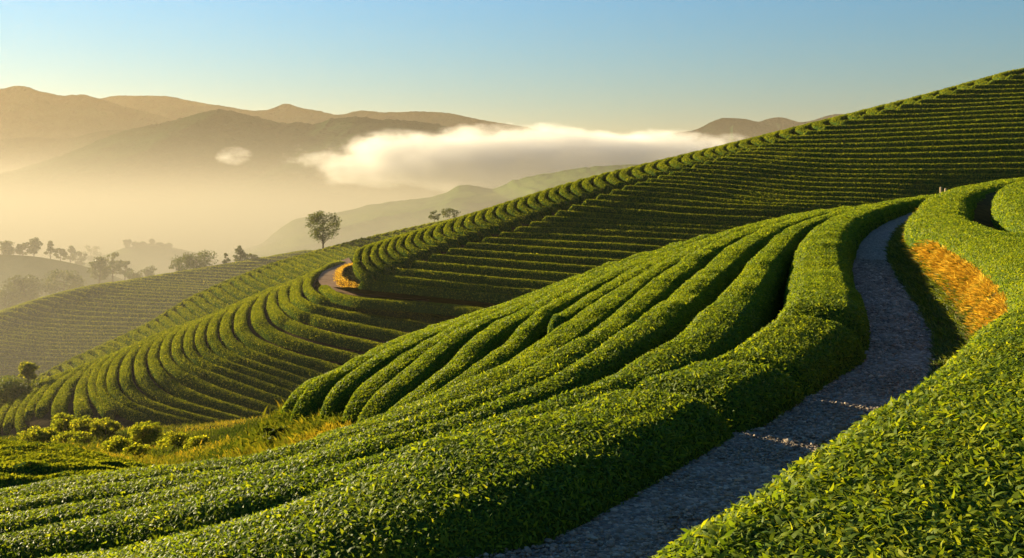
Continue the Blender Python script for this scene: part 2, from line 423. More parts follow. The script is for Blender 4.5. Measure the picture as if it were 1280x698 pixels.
# ------------------------------------------------------------------ path, bank and the hedges above it
EDGE = np.array([(-1.6, 2.6, -0.06), (-0.35, 3.75, -0.02), (0.91, 5.15, 0), (2.13, 6.63, 0), (3.1, 8.05, 0), (4.04, 9.57, 0), (4.72, 11.06, 0), (5.9, 14.3, 0),
                 (7.4, 19.0, 0), (8.78, 23.1, 0.05), (10.0, 26.1, 0.15), (13.4, 33.1, 0.35), (17.6, 38.5, 0.55), (25, 44, 0.9)])
E = spline(EDGE, 220, 3)
Et = np.gradient(E, axis=0); Et[:, 2] = 0; Et = norm(Et)
Er = np.stack([Et[:, 1], -Et[:, 0], 0 * Et[:, 0]], 1)              # to the right of the path

def strip(name, offs, mat, rough=0.0, seed=1, kind='structure'):
    """Sheet along the path; offs = list of (sideways, up) from its uphill edge."""
    offs = np.array(offs, float)
    V = E[:, None, :] + Er[:, None, :] * offs[None, :, 0:1]
    V[..., 2] += offs[None, :, 1]
    if rough: V[..., 2] += rough * fbm(V[..., 0] * 3, V[..., 1] * 3, seed, 3)
    a, b = V.shape[:2]; idx = np.arange(a * b).reshape(a, b)
    q = np.stack([idx[:-1, :-1], idx[:-1, 1:], idx[1:, 1:], idx[1:, :-1]], -1).reshape(-1, 4)
    o = mesh_obj(name, V.reshape(-1, 3), q, mats=(mat,)); o['kind'] = kind
    return V

strip('path', [(-1.35 + 0.09 * i, 0.03 * (1 - ((i - 7.5) / 7.5) ** 2) - 0.01) for i in range(16)], M_GRAVEL, 0.015)
strip('ground', [(-1.9, -0.55), (-1.6, -0.35), (-1.35, -0.10), (-0.7, -0.06), (0.0, -0.05)], M_SOIL)
BANK_P = [(-0.08, -0.03), (0.05, 0.02), (0.18, 0.07), (0.30, 0.16), (0.42, 0.32), (0.52, 0.48), (0.62, 0.60), (0.8, 0.66), (1.2, 0.66), (2.0, 0.40), (2.6, 0.1), (5.0, 0.1), (9.0, 0.1)]
E_all, Et_all, Er_all = E, Et, Er
nb = int(np.argmax(E_all[:, 1] > 7.6))
E, Et, Er = E_all[:nb + 1], Et_all[:nb + 1], Er_all[:nb + 1]
strip('bank', [(x, y * 0.35 if y > 0 else y) for x, y in BANK_P], M_SOIL, 0.05)
E, Et, Er = E_all[nb:], Et_all[nb:], Er_all[nb:]
strip('bank', BANK_P, M_BANK, 0.05)
E, Et, Er = E_all, Et_all, Er_all

def offset_line(off, up, i0=0, i1=None):
    sl = slice(i0, i1)
    Q = E[sl] + Er[sl] * np.asarray(off).reshape(-1, 1) if np.ndim(off) else E[sl] + Er[sl] * off
    Q = Q.copy(); Q[:, 2] += up
    return Q

mid_row = unproj([(1185, 277, 21.5), (1178, 258, 28.5), (1195, 241, 35), (1235, 230, 40), (1290, 223, 43), (1360, 215, 45)])
iA, iR = np.argmax(E[:, 1] > 9.5), np.argmax(E[:, 1] > 18.0)
RP = np.concatenate([[(0.1, 1.5, 0.86), (0.7, 2.4, 0.88), (1.26, 3.2, 0.9), (2.07, 4.16, 0.92), (2.85, 5.2, 0.94), (3.75, 6.6, 0.94)],
                     offset_line(1.42, 0.94, iA, iR)[::6], mid_row])
RP = spline(RP, 300, 3)
hedge('tea_hedge', RP, np.full(300, 0.80), 0.62, 'wide leafy tea hedge crowning the orange grass bank uphill of the path', 'tea hedges uphill of the path',
      seed=40, young=0.16, cover=1.7, leaf=0.031)
R2 = spline(unproj([(1420, 330, 13), (1330, 285, 19), (1288, 252, 25), (1276, 237, 29), (1300, 226, 33), (1380, 218, 36)]), 120, 3)
hedge('tea_hedge', R2, np.full(120, 0.75), 0.65, 'rounded tea hedge end beyond the dark gap, above the wide hedge', 'tea hedges uphill of the path', seed=41, young=0.1)

def blades(name, pos, nor, Hs, wid, mat, label, rng, lean=0.5, tint=None, kind='stuff'):
    n = len(pos)
    d = norm(nor + lean * rng.normal(size=(n, 3)) * np.array([1, 1, 0.4]))
    sd_ = norm(np.cross(d, rng.normal(size=(n, 3))))
    Hs = np.asarray(Hs)[:, None]
    bend = rng.normal(size=(n, 3)) * np.array([1, 1, 0]) * Hs * 0.25
    w_ = Hs * wid
    a0 = pos - sd_ * w_; a1 = pos + sd_ * w_
    b0 = pos + d * Hs * 0.55 - sd_ * w_ * 0.7 + bend * 0.3; b1 = pos + d * Hs * 0.55 + sd_ * w_ * 0.7 + bend * 0.3
    c = pos + d * Hs + bend - np.array([0, 0, 1]) * Hs * 0.12
    V = np.stack([a0, a1, b1, b0, c], 1).reshape(-1, 3)
    i = np.arange(n) * 5
    q = np.stack([i, i + 1, i + 2, i + 3], 1); t = np.stack([i + 3, i + 2, i + 4], 1)
    tt = rng.random(n) if tint is None else tint
    o = mesh_obj(name, V, q, t, (mat,), tint=np.repeat(tt, 5))
    tag(o, label, 'grass', kind=kind)
    return o

def along_bank(n, smin, smax, rng, ymin, ymax):
    """Random points on the bank profile between sideways offsets smin and smax."""
    prob = np.where((E[:, 1] > ymin) & (E[:, 1] < ymax), np.linalg.norm(np.gradient(E, axis=0), axis=1), 0)
    prob = prob / np.maximum(E[:, 1], 4) ** 0.8; prob /= prob.sum()
    i = rng.choice(len(E), n, p=prob)
    so = rng.uniform(smin, smax, n)
    bp = np.array(BANK_P)
    pos = E[i] + Er[i] * so[:, None] + Et[i] * rng.normal(0, 0.12, n)[:, None]
    pos[:, 2] += np.interp(so, bp[:, 0], bp[:, 1])
    slope = (np.interp(so + 0.03, bp[:, 0], bp[:, 1]) - np.interp(so - 0.03, bp[:, 0], bp[:, 1])) / 0.06
    nor = norm(np.array([0, 0, 1.0]) - Er[i] * slope[:, None])
    return pos, nor, i

rng = np.random.default_rng(21)
pos, nor, ii = along_bank(150000, 0.36, 0.70, rng, 7.8, 30)
keep = fbm(pos[:, 0] * 4, pos[:, 1] * 4, 91, 3) > -0.16 + 0.3 * rng.normal(size=len(pos)) * 0.3
pos, nor = pos[keep], nor[keep]
sz = rng.gamma(4, 0.0095, len(pos)) * np.clip(pos[:, 1] / 12, 0.8, 1.6)
blades('dry_grass', pos, nor, sz, 0.10, M_DRY, 'orange dry grass covering the cut bank above the path', rng, 0.7,
       tint=np.clip(0.5 + 0.9 * fbm(pos[:, 0] * 2.2, pos[:, 1] * 2.2, 5) + rng.normal(0, 0.16, len(pos)), 0, 1))
pos, nor, ii = along_bank(14000, 0.34, 0.74, rng, 7.5, 30)
blades('verge_grass', pos, nor, rng.gamma(4, 0.009, len(pos)) * np.clip(pos[:, 1] / 12, 0.8, 1.6), 0.10, M_YGRASS, 'green tufts mixed into the dry grass of the cut bank', rng, 0.7)
pos, nor, ii = along_bank(24000, -0.04, 0.44, rng, 3.0, 34)  # dark grass runs up the lower bank to stand in for its shade
sz = rng.uniform(0.04, 0.11, len(pos)) * np.clip(pos[:, 1] / 12, 0.8, 1.8)
p2, n2, _ = along_bank(3000, -0.02, 0.5, rng, 2.6, 8.5); p2[:, 2] *= 0.4
pos = np.concatenate([pos, p2]); nor = np.concatenate([nor, n2]); sz = np.concatenate([sz, rng.uniform(0.025, 0.06, len(p2))])
blades('verge_grass', pos, nor, sz, 0.09, M_GRASS, 'low dark green grass edging the gravel path, carried up the bank as its shade', rng, 0.6)

# gravel stones lying on the near part of the path
def stones(n, rng):
    ico = np.array([(0, 0, 1), (0.894, 0, 0.447), (0.276, 0.851, 0.447), (-0.724, 0.526, 0.447), (-0.724, -0.526, 0.447), (0.276, -0.851, 0.447),
                    (0.724, 0.526, -0.447), (-0.276, 0.851, -0.447), (-0.894, 0, -0.447), (-0.276, -0.851, -0.447), (0.724, -0.526, -0.447), (0, 0, -1)])
    fac = np.array([(0, 1, 2), (0, 2, 3), (0, 3, 4), (0, 4, 5), (0, 5, 1), (1, 6, 2), (2, 7, 3), (3, 8, 4), (4, 9, 5), (5, 10, 1),
                    (2, 6, 7), (3, 7, 8), (4, 8, 9), (5, 9, 10), (1, 10, 6)])
    prob = np.where((E[:, 1] > 3.2) & (E[:, 1] < 22), np.linalg.norm(np.gradient(E, axis=0), axis=1), 0) / np.maximum(E[:, 1], 4) ** 0.9
    prob /= prob.sum()
    i = rng.choice(len(E), n, p=prob)
    so = rng.uniform(-1.3, 0.06, n)
    c = E[i] + Er[i] * so[:, None] + Et[i] * rng.normal(0, 0.08, n)[:, None]
    c[:, 2] += 0.03 * (1 - ((so + 0.67) / 0.67) ** 2) - 0.008
    r = (rng.gamma(5, 1 / 5, n) * 0.0125 * np.clip(c[:, 1] / 9, 0.85, 1.7))
    sc = rng.uniform(0.7, 1.25, (n, 1, 3)) * r[:, None, None]; sc[..., 2] *= 0.65
    ang = rng.uniform(0, 2 * np.pi, n); ca, sa = np.cos(ang), np.sin(ang)
    B = ico[None] * sc * (1 + 0.18 * rng.normal(size=(n, 12, 1)))
    V = np.stack([B[..., 0] * ca[:, None] - B[..., 1] * sa[:, None], B[..., 0] * sa[:, None] + B[..., 1] * ca[:, None], B[..., 2]], -1) + c[:, None, :]
    T = (fac[None] + (np.arange(n) * 12)[:, None, None]).reshape(-1, 3)
    o = mesh_obj('gravel', V.reshape(-1, 3), None, T, (M_STONE,), smooth=False, tint=np.repeat(rng.beta(2, 2.5, n), 12))
    tag(o, 'loose grey gravel stones covering the path', 'gravel', kind='stuff')
stones(30000, np.random.default_rng(5))

# small wooden marker post behind the near hedges
post_pos = unproj(np.array([[1176, 240, 47.0]]))[0]
pr = empty('marker_post', (post_pos[0], post_pos[1], post_pos[2] - 0.3))
tag(pr, 'small pale wooden post sticking up behind the tea hedge crest', 'post')
def prism(name, cx, cy, z0, z1, r, mat, parent, k=8, tip=0.0):
    a = np.arange(k) / k * 2 * np.pi + 0.3
    ring = lambda z, rr: np.stack([cx + np.cos(a) * rr, cy + np.sin(a) * rr, np.full(k, z)], 1)
    V = np.concatenate([ring(z0, r), ring(z1, r * 0.95), ring(z1 + tip, r * 0.6), [[cx, cy, z1 + tip]]])
    q = []
    for l in range(2):
        for i in range(k): q.append((l * k + i, l * k + (i + 1) % k, (l + 1) * k + (i + 1) % k, (l + 1) * k + i))
    t = [(2 * k + i, 2 * k + (i + 1) % k, 3 * k) for i in range(k)]
    return mesh_obj(name, V, q, t, (mat,), parent=parent, origin=(cx, cy, z0), smooth=False)
p0 = post_pos
prism('stake', p0[0], p0[1], p0[2] - 0.4, p0[2] + 0.20, 0.06, M_WOOD, pr, tip=0.03)
prism('stub', p0[0] + 0.22, p0[1], p0[2] - 0.4, p0[2] + 0.14, 0.06, M_WOOD, pr, tip=0.03)

def flatter(guides, f, start=0):
    """Let rows run more squarely across the view: depth changes after point `start` shrink by f."""
    out = []
    for k, pts in guides:
        Y0 = pts[start][2]
        out.append((k, [p if i <= start else (p[0], p[1], Y0 + f * (p[2] - Y0)) for i, p in enumerate(pts)]))
    return out

# ------------------------------------------------------------------ the big slope across the gully
BIG = Loft(flatter([
 (-7, [(395,378,100),(430,392,98),(480,400,95),(580,412,91),(680,430,87),(780,450,82),(880,470,76)]),
 (-3, [(405,352,104),(430,362,98),(470,367,94),(560,374,89),(640,386,83),(760,404,76),(860,425,70)]),
 (0, [(448,350,88),(520,357,82),(570,362,79),(620,367,76),(700,375,71),(800,390,66),(900,412,62)]),
 (4, [(535,317,88),(580,321,85),(640,326,81),(740,333,74.5),(850,344,69),(960,360,65)]),
 (9, [(640,284,88.5),(700,285,86),(765,288,82),(850,292,77.5),(900,295,75),(1000,302,70),(1080,312,67)]),
 (13, [(709,256,89),(790,262,84.5),(865,268,80),(960,272,75),(1050,276,71),(1150,284,68)]),
 (14, [(726,249,89.2),(800,254,85.5),(865,259,81.5),(960,263,76),(1050,268,72),(1150,275,69)]),
 (17, [(775,232,90),(860,237,85.5),(915,243,82),(960,249,78),(1050,252,73),(1150,257,70),(1250,262,68)]),
 (20, [(818,219,91),(880,223,87),(930,227,84),(1000,233,79),(1100,236,74),(1200,240,71),(1320,243,68)]),
 (24, [(876,201,92),(920,203,89),(960,206,86),(1010,210,83),(1120,212,77),(1280,211,72),(1450,210,67)]),
 (30, [(960,176,96),(1060,174,91),(1160,170,86),(1280,166,81),(1450,160,76)]),
 (37, [(1118,131,101),(1200,130,98),(1280,126,95),(1450,122,88)]),
 (44, [(1276,88,107),(1340,88,105),(1400,87,103),(1520,85,99)]),
 (50, [(1412,48,113),(1450,48,112),(1500,47,111),(1600,46,108)]),
], 0.55), 140)
ground_patch('hillside', BIG, np.linspace(0, 50, 150), 0.62, M_SOIL, 0.08, 0.6)
ground_patch('bank', BIG, np.linspace(-7, 0, 24), 0.62, M_MEADOW, 0.08, 0.6)
for j in range(0, 46):
    P = BIG.world(j)[0]; W = spacing_half(BIG, j, 0.26, 0.62, 0.36)
    row = BIG.row(j)
    cut = row[:, 0] < 1500
    jit = 0
    P, W = P[cut], W[cut]
    hedge('tea_hedge', P, W, 0.68, ordinal(j + 1) + ' straight tea hedge up from the dirt track on the big shaded slope',
          'straight tea hedges on the big shaded slope', leaf=0.085, px=2.0, cover=1.25, seed=100 + j, step=0.3, lmat=M_FLEAF, bump=0.03)

# short curved rows along the crest of the big slope
def with_back(pts):
    x, y, Y = pts[0]
    return [(x + 70, y + 32, Y + 22), (x + 30, y + 9, Y + 8)] + pts
CREST = Loft([
 (0, with_back([(480,303,101),(463,306,97),(448,314,93),(446,326,90),(453,338,88),(470,346,87)])),
 (7, with_back([(560,279,102),(543,282,98),(527,289,94),(522,298,91.5),(530,305,89.5),(552,309,88.5)])),
 (16.5, with_back([(690,241,103),(668,244,99),(650,249,95),(645,256,92.5),(655,264,90.5),(672,268,89.5)])),
 (21.5, with_back([(755,222,104),(733,225,100),(717,228,96),(711,234,93.5),(718,241,91.5),(736,246,90.5)])),
 (30, with_back([(885,189,107),(864,192,103),(848,196,99),(842,201,96.5),(849,205,94.5),(866,207,93.5)])),
 (38, with_back([(1008,160,110),(986,162,106),(969,166,102),(962,169.5,99.5),(968,173,98),(984,175,97)])),
 (48, with_back([(1230,103,117),(1206,106,113),(1188,110,109),(1181,112.5,107),(1188,115,105),(1206,116,104)])),
 (55, with_back([(1385,58,124),(1360,62,120),(1342,66,116),(1335,68.5,114),(1342,71,112),(1360,72,111)])),
], 90)
ground_patch('hillside', CREST, np.linspace(0, 55, 150), 0.66, M_SOIL, 0.05, 0.6)
for m in range(0, 52):
    P = CREST.world(m)[0]; W = spacing_half(CREST, m, 0.32, 0.58, 0.39)
    hedge('tea_hedge', P, W, 0.70, ordinal(m + 1) + " short curved tea hedge up the big hill's crest from the dirt track bend",
          "short curved tea hedges along the big hill's crest", leaf=0.085, px=2.0, cover=1.3, seed=200 + m, step=0.3, lmat=M_FLEAF, bump=0.03)

# ------------------------------------------------------------------ the sunlit spur below the dirt track
def back_of(pts, z):
    """Level row plus a hidden end that runs round the back of the spur."""
    q = contour(z, pts); x, y, Y = q[0]
    return [(x + 22, y + 8, Y * 1.10)] + q
SPUR = Loft(flatter([
 (0.2, back_of([(440,321),(418,329),(398,341),(393,352),(400,361),(425,372),(475,379),(530,385),(585,394),(660,408),(740,430)], -9.0)),
 (1, back_of([(424,327),(402,336),(388,346),(384,354),(392,365),(420,376),(470,383),(520,390),(575,401),(650,418),(720,440)], -9.3)),
 (2, back_of([(402,337),(382,346),(370,357),(370,367),(382,377),(415,386),(470,395),(520,403),(570,414),(640,432),(700,455)], -9.8)),
 (6.1, back_of([(340,361),(322,370),(307,381),(300,391),(299,402),(307,417),(325,428),(350,438),(375,446),(405,454),(430,463),(480,480),(540,505)], -11.7)),
 (10.75, back_of([(272,391),(250,401),(236,408),(227,419),(225,432),(232,446),(250,458),(275,467),(300,476),(330,487),(357,496),(400,512),(450,530)], -13.7)),
 (16, back_of([(200,418),(175,429),(155,441),(144,454),(140,471),(147,489),(160,501),(182,510),(212,519),(240,526),(290,538)], -15.9)),
 (20.3, back_of([(125,450),(95,468),(80,481),(72,494),(67,506),(69,516),(80,524),(100,533)], -17.9)),
 (24, back_of([(60,474),(37,487),(25,500),(15,514),(11,526),(14,538),(26,548)], -19.6)),
 (28, back_of([(0,497),(-20,510),(-36,525),(-45,540),(-50,552),(-45,565),(-35,575)], -21.5)),
], 0.55, 5), 130)
ground_patch('hillside', SPUR, np.linspace(0.2, 28, 90), 0.66, M_SOIL, 0.06, 0.6)
for k in range(1, 28):
    row = SPUR.row(k); P = SPUR.world(k)[0]; W = spacing_half(SPUR, k, 0.30, 0.60, 0.38)
    if 17 <= k <= 22: c = row[:, 1] < 515 + (k % 3) * 4 - (2 if k > 19 else 0); P, W = P[c], W[c]
    if k > 22: c = row[:, 1] < 533 + (k % 2) * 4; P, W = P[c], W[c]
    lab = ordinal(k) + ' curving tea hedge down from the dirt track on the sunlit spur'
    hedge('tea_hedge', P, W, 0.68, lab, 'curving tea hedges on the sunlit spur', leaf=0.085, px=2.0, cover=1.3, seed=300 + k, step=0.3, lmat=M_FLEAF, bump=0.03)
P = spline(np.array(contour(-9.0, [(404,356),(413,363),(440,371),(480,375),(550,380),(620,388),(690,400)])), 90)
P = unproj(P)
hedge('tea_hedge', P, np.full(len(P), 0.55), 0.68, 'tea hedge along the lower edge of the dirt track, starting at its bend', 'curving tea hedges on the sunlit spur',
      leaf=0.085, px=2.0, cover=1.3, seed=330, step=0.3, lmat=M_FLEAF)

# dirt track between the spur and the big slope
TRK = Loft([(0, contour(-9.55, [(436,322),(415,331),(402,341),(398,350),(405,360),(440,369),(480,371.5),(510,374),(535,376.5)])),
            (1, contour(-9.50, [(440,328),(424,338),(419,347),(422,355),(436,362),(462,366),(490,367.5),(515,369),(540,372)]))], 90)
ground_patch('dirt_track', TRK, np.linspace(0, 1, 6), 0.0, M_TRACK, 0.03, 2)
TB = Loft([(0, contour(-9.50, [(432,331),(421,340),(419,347),(422,355),(436,362),(462,366),(500,368)])),
           (1, [(445,330,97),(430,336,96),(428,343,95),(434,350,93),(446,356,90.5),(468,360,88),(500,363,86)])], 80)
ground_patch('bank', TB, np.linspace(-0.0, 1, 6), 0.0, M_BANK, 0.05, 2)
rng = np.random.default_rng(31)
kk = rng.random(5000); ss = rng.integers(0, 80, 5000)
Wd = TB.world(np.linspace(0, 1, 60)); pos = Wd[(kk * 59).astype(int), ss]
pos = pos + rng.normal(0, 0.12, pos.shape) * np.array([1, 1, 0.3])
blades('dry_grass', pos, np.tile(norm(np.array([[-0.5, -0.4, 1.0]])), (5000, 1)), rng.uniform(0.10, 0.26, 5000), 0.16, M_DRY, 'tawny dry grass on the cut bank inside the dirt track bend', rng, 0.6)

# ------------------------------------------------------------------ narrow crest behind the spur
def bk(pts, dx=-26, dy=22, dY=16):
    x, y, Y = pts[0]; return [(x + dx, y + dy, Y + dY)] + pts
RIDGE = Loft([
 (-6, bk([(-10,510,118),(5,497,120),(16,494,119),(28,503,114),(45,515,108)])),
 (0, bk([(70,462,124),(84,451,126),(95,449,125),(104,457,120),(120,470,113)])),
 (9, bk([(180,410,128),(193,399,130),(203,396,129),(213,403,124),(232,415,118),(262,428,112)])),
 (13, bk([(222,384,130),(235,373,132),(245,371,131),(258,380,126),(282,393,120),(312,404,114)])),
 (20, bk([(308,345,134),(318,337,137),(328,336,136),(344,343,130),(372,354,123),(405,366,117)])),
 (28, bk([(390,318,142),(402,311.5,145),(414,312,143),(434,318,137),(465,327,129),(500,336,123)])),
 (40, bk([(520,285,150),(532,280.5,153),(546,281,151),(566,286,145),(600,294,138),(640,300,132)])),
 (48, bk([(612,267,156),(624,262.5,158),(640,263,156),(660,268,150),(690,275,142),(720,280,136)])),
], 80)
ground_patch('hillside', RIDGE, np.linspace(-6, 48, 110), 0.7, M_SOIL, 0.05, 0.6)
for n in range(-5, 44):
    P = RIDGE.world(n)[0]; W = spacing_half(RIDGE, n, 0.32, 0.65, 0.38)
    hedge('tea_hedge', P, W, 0.80, ordinal(n + 6) + ' short tea hedge up the narrow crest behind the sunlit spur', 'short tea hedges on the narrow crest behind the spur',
          leaf=0.10, px=2.0, cover=1.2, seed=400 + n, step=0.35, lmat=M_FLEAF, bump=0.03)

# ------------------------------------------------------------------ dark hazy hill behind
def bk2(pts): 
    x, y, Y = pts[0]; return [(x - 45, y + 28, Y + 30), (x - 16, y + 5, Y + 10)] + pts
DARK = Loft(flatter([
 (-6, bk2([(385,312.5,215),(402,310,212),(430,310,208),(480,311,203),(560,312,196)])),
 (0, bk2([(268,333,205),(284,330.5,202),(310,331,198),(360,333,192),(440,335,184)])),
 (6, bk2([(163,350.5,198),(180,347.5,195),(206,349,190),(260,352,182),(340,356,172)])),
 (11, bk2([(98,361,192),(114,357.5,189),(140,362,183),(190,365,176),(260,368,168),(330,371,160)])),
 (16, bk2([(32,379.5,186),(50,374.5,183),(76,380,176),(130,385,168),(200,388,160),(270,390,154)])),
 (20, bk2([(-22,400,180),(-2,394,177),(30,401,169),(80,406,161),(150,408,154),(230,410,148)])),
 (27, bk2([(-90,432,172),(-60,426,168),(0,431,158),(60,437,152),(130,438,146),(200,440,140)])),
 (36, bk2([(-130,480,160),(-80,478,156),(0,482,147),(50,486,142),(100,487,137),(150,489,133)])),
 (42, bk2([(-140,515,150),(-80,512,146),(0,518,139),(50,522,134),(100,524,130),(140,526,127)])),
], 0.25, 3), 90)
ground_patch('hillside', DARK, np.linspace(-6, 42, 100), 0.9, M_SOIL, 0.05, 0.6)
for qn in range(-5, 41):
    P = DARK.world(qn)[0]; W = spacing_half(DARK, qn, 0.4, 0.95, 0.37)
    hedge('tea_hedge', P, W, 0.95, ordinal(qn + 6) + ' tea hedge down from the ridge of the dark hazy hill', 'tea hedges on the dark hazy hill',
          leaf=0.13, px=2.0, cover=1.1, seed=500 + qn, step=0.6, lmat=M_FLEAF, bump=0.03)

# ------------------------------------------------------------------ low terrace by the gully
LOW = Loft([
 (0, [(-80,548,28),(0,552,27),(60,556.5,26.2),(110,566,25),(160,580,23.5),(205,592,22.3)]),
 (8, [(-80,606,13.2),(0,602,13.2),(80,594,13.8),(140,590,14.8),(200,588,16.5),(240,588,17.5)]),
], 80)
ground_patch('terrace', LOW, np.linspace(-0.0, 8, 20), 0.8, M_SOIL, 0.06, 0.8)
for t in range(0, 8):
    P = LOW.world(t)[0]; W = spacing_half(LOW, t, 0.3, 0.58, 0.25)
    hedge('tea_hedge', P, W, 0.8, ordinal(t + 1) + ' low tea hedge down from the grassy gully on the little terrace', 'low tea hedges on the little terrace',
          leaf=0.07, px=3.2, cover=1.4, seed=600 + t, step=0.25, lmat=M_FLEAF, bump=0.1)

GUL = Loft([
 (0, [(-120,552,97),(40,545,90),(100,536,87),(180,532,83),(300,524,75),(420,498,69),(560,455,68),(700,445,67)]),
 (1, [(-120,552,72),(40,546,68),(120,549,63),(200,546,60),(280,541,56),(340,528,51),(420,505,47),(600,470,50)]),
 (2, [(-120,562,50),(60,559,48),(140,569,43),(210,579,38),(250,577,35),(290,562,32),(340,537,31),(480,500,34)]),
 (3, [(-120,574,33),(60,570,32),(140,582,29),(212,594,25),(250,591,24),(300,568,22.5),(350,532,21.8),(395,502,21.5)]),
 (4, [(-120,604,17),(100,604,16),(212,604,17),(262,597,17),(310,582,16.5),(370,556,16.5),(405,525,18)]),
], 120)
ground_patch('gully', GUL, np.linspace(0, 4, 60), 0.25, M_MEADOW, 0.35, 0.35)
rng = np.random.default_rng(33)
N = 190000
kk = rng.random(N) * 4; Wd = GUL.world(np.linspace(0, 4, 160)); pos = Wd[(kk / 4 * 159).astype(int), rng.integers(0, 120, N)]
pos = pos + rng.normal(0, 0.35, pos.shape) * np.array([1, 1, 0]); pos[:, 2] -= 0.28 - 0.35 * fbm(pos[:, 0] * 0.35, pos[:, 1] * 0.35, 3)
keep = fbm(pos[:, 0] * 0.25, pos[:, 1] * 0.25, 9) > -0.45
pos = pos[keep]
tt = np.clip(0.36 + 1.1 * fbm(pos[:, 0] * 0.2, pos[:, 1] * 0.2, 19) + rng.normal(0, 0.15, len(pos)), 0, 1)
blades('meadow_grass', pos, np.tile(np.array([[0, 0, 1.0]]), (len(pos), 1)), rng.uniform(0.07, 0.2, len(pos)) * np.clip(pos[:, 1] / 35, 0.7, 1.5), 0.13, M_YGRASS,
       'tall yellow green grass filling the gully between the tea slopes', rng, 0.5, tint=tt)
# the golden shoulder where the near rows end
SHO = Loft([
 (0, [(424,462,22),(388,482,20.5),(357,502,20),(332,525,19.6),(300,549,20.5),(268,572,22),(240,590,23.5),(215,602,24.5)]),
 (1, [(430,490,18.5),(405,505,18),(378,522,17.5),(350,542,17.3),(320,560,17.5),(285,577,18),(250,591,19),(225,602,19.5)]),
 (2, [(440,526,16),(420,534,15.5),(395,547,15),(365,559,14.6),(330,569,14.6),(290,580,15),(255,590,15.6),(230,600,16)]),
 (3, [(450,560,13.5),(430,568,13),(400,578,12.6),(370,586,12.2),(330,592,12.2),(290,598,12.4),(255,604,12.8),(230,612,13)]),
], 90)
ground_patch('shoulder', SHO, np.linspace(0, 3, 40), 0.34, M_MEADOW, 0.12, 1.2)
kk = rng.random(30000); Wd = SHO.world(np.linspace(0, 3, 120)); pos = Wd[(kk * 119).astype(int), rng.integers(0, 90, 30000)]
pos = pos + rng.normal(0, 0.12, pos.shape) * np.array([1, 1, 0]); pos[:, 2] -= 0.36
tt = np.clip(0.66 + 0.9 * fbm(pos[:, 0] * 0.5, pos[:, 1] * 0.5, 29) + rng.normal(0, 0.13, len(pos)), 0, 1)
blades('meadow_grass', pos, np.tile(norm(np.array([[-0.3, 0, 1.0]])), (len(pos), 1)), rng.uniform(0.08, 0.22, len(pos)), 0.10, M_YGRASS,
       'golden grass sloping from the last near hedges down to the gully', rng, 0.5, tint=tt)
# grass on the near slope's left shoulder
kk = 13 + 5 * rng.random(26000); Wd = NEAR.world(np.linspace(13, 18, 90)); c = rng.integers(70, 160, 26000)
pos = Wd[((kk - 13) / 5 * 89).astype(int), c] + rng.normal(0, 0.2, (26000, 3)) * np.array([1, 1, 0]); pos[:, 2] -= 0.42
tt = np.clip(0.6 + 0.8 * fbm(pos[:, 0] * 0.4, pos[:, 1] * 0.4, 23) + rng.normal(0, 0.15, len(pos)), 0, 1)
blades('meadow_grass', pos, np.tile(np.array([[0, 0, 1.0]]), (len(pos), 1)), rng.uniform(0.10, 0.26, len(pos)), 0.10, M_YGRASS,
       'rough grass on the hidden flank behind the near hedge ends', rng, 0.5, tint=tt)

# ------------------------------------------------------------------ trees and bushes
def tube(pts, rad, k=6):
    pts = np.asarray(pts, float); n = len(pts)
    T = norm(np.gradient(pts, axis=0)); ref = np.array([0.31, 0.87, 0.38])
    A = norm(np.cross(T, ref)); B = np.cross(T, A)
    a = np.arange(k) / k * 2 * np.pi
    V = pts[:, None] + (A[:, None] * np.cos(a)[None, :, None] + B[:, None] * np.sin(a)[None, :, None]) * np.asarray(rad)[:, None, None]
    idx = np.arange(n * k).reshape(n, k); j = np.roll(idx, -1, 1)
    q = np.stack([idx[:-1], j[:-1], j[1:], idx[1:]], -1).reshape(-1, 4)
    return V.reshape(-1, 3), q

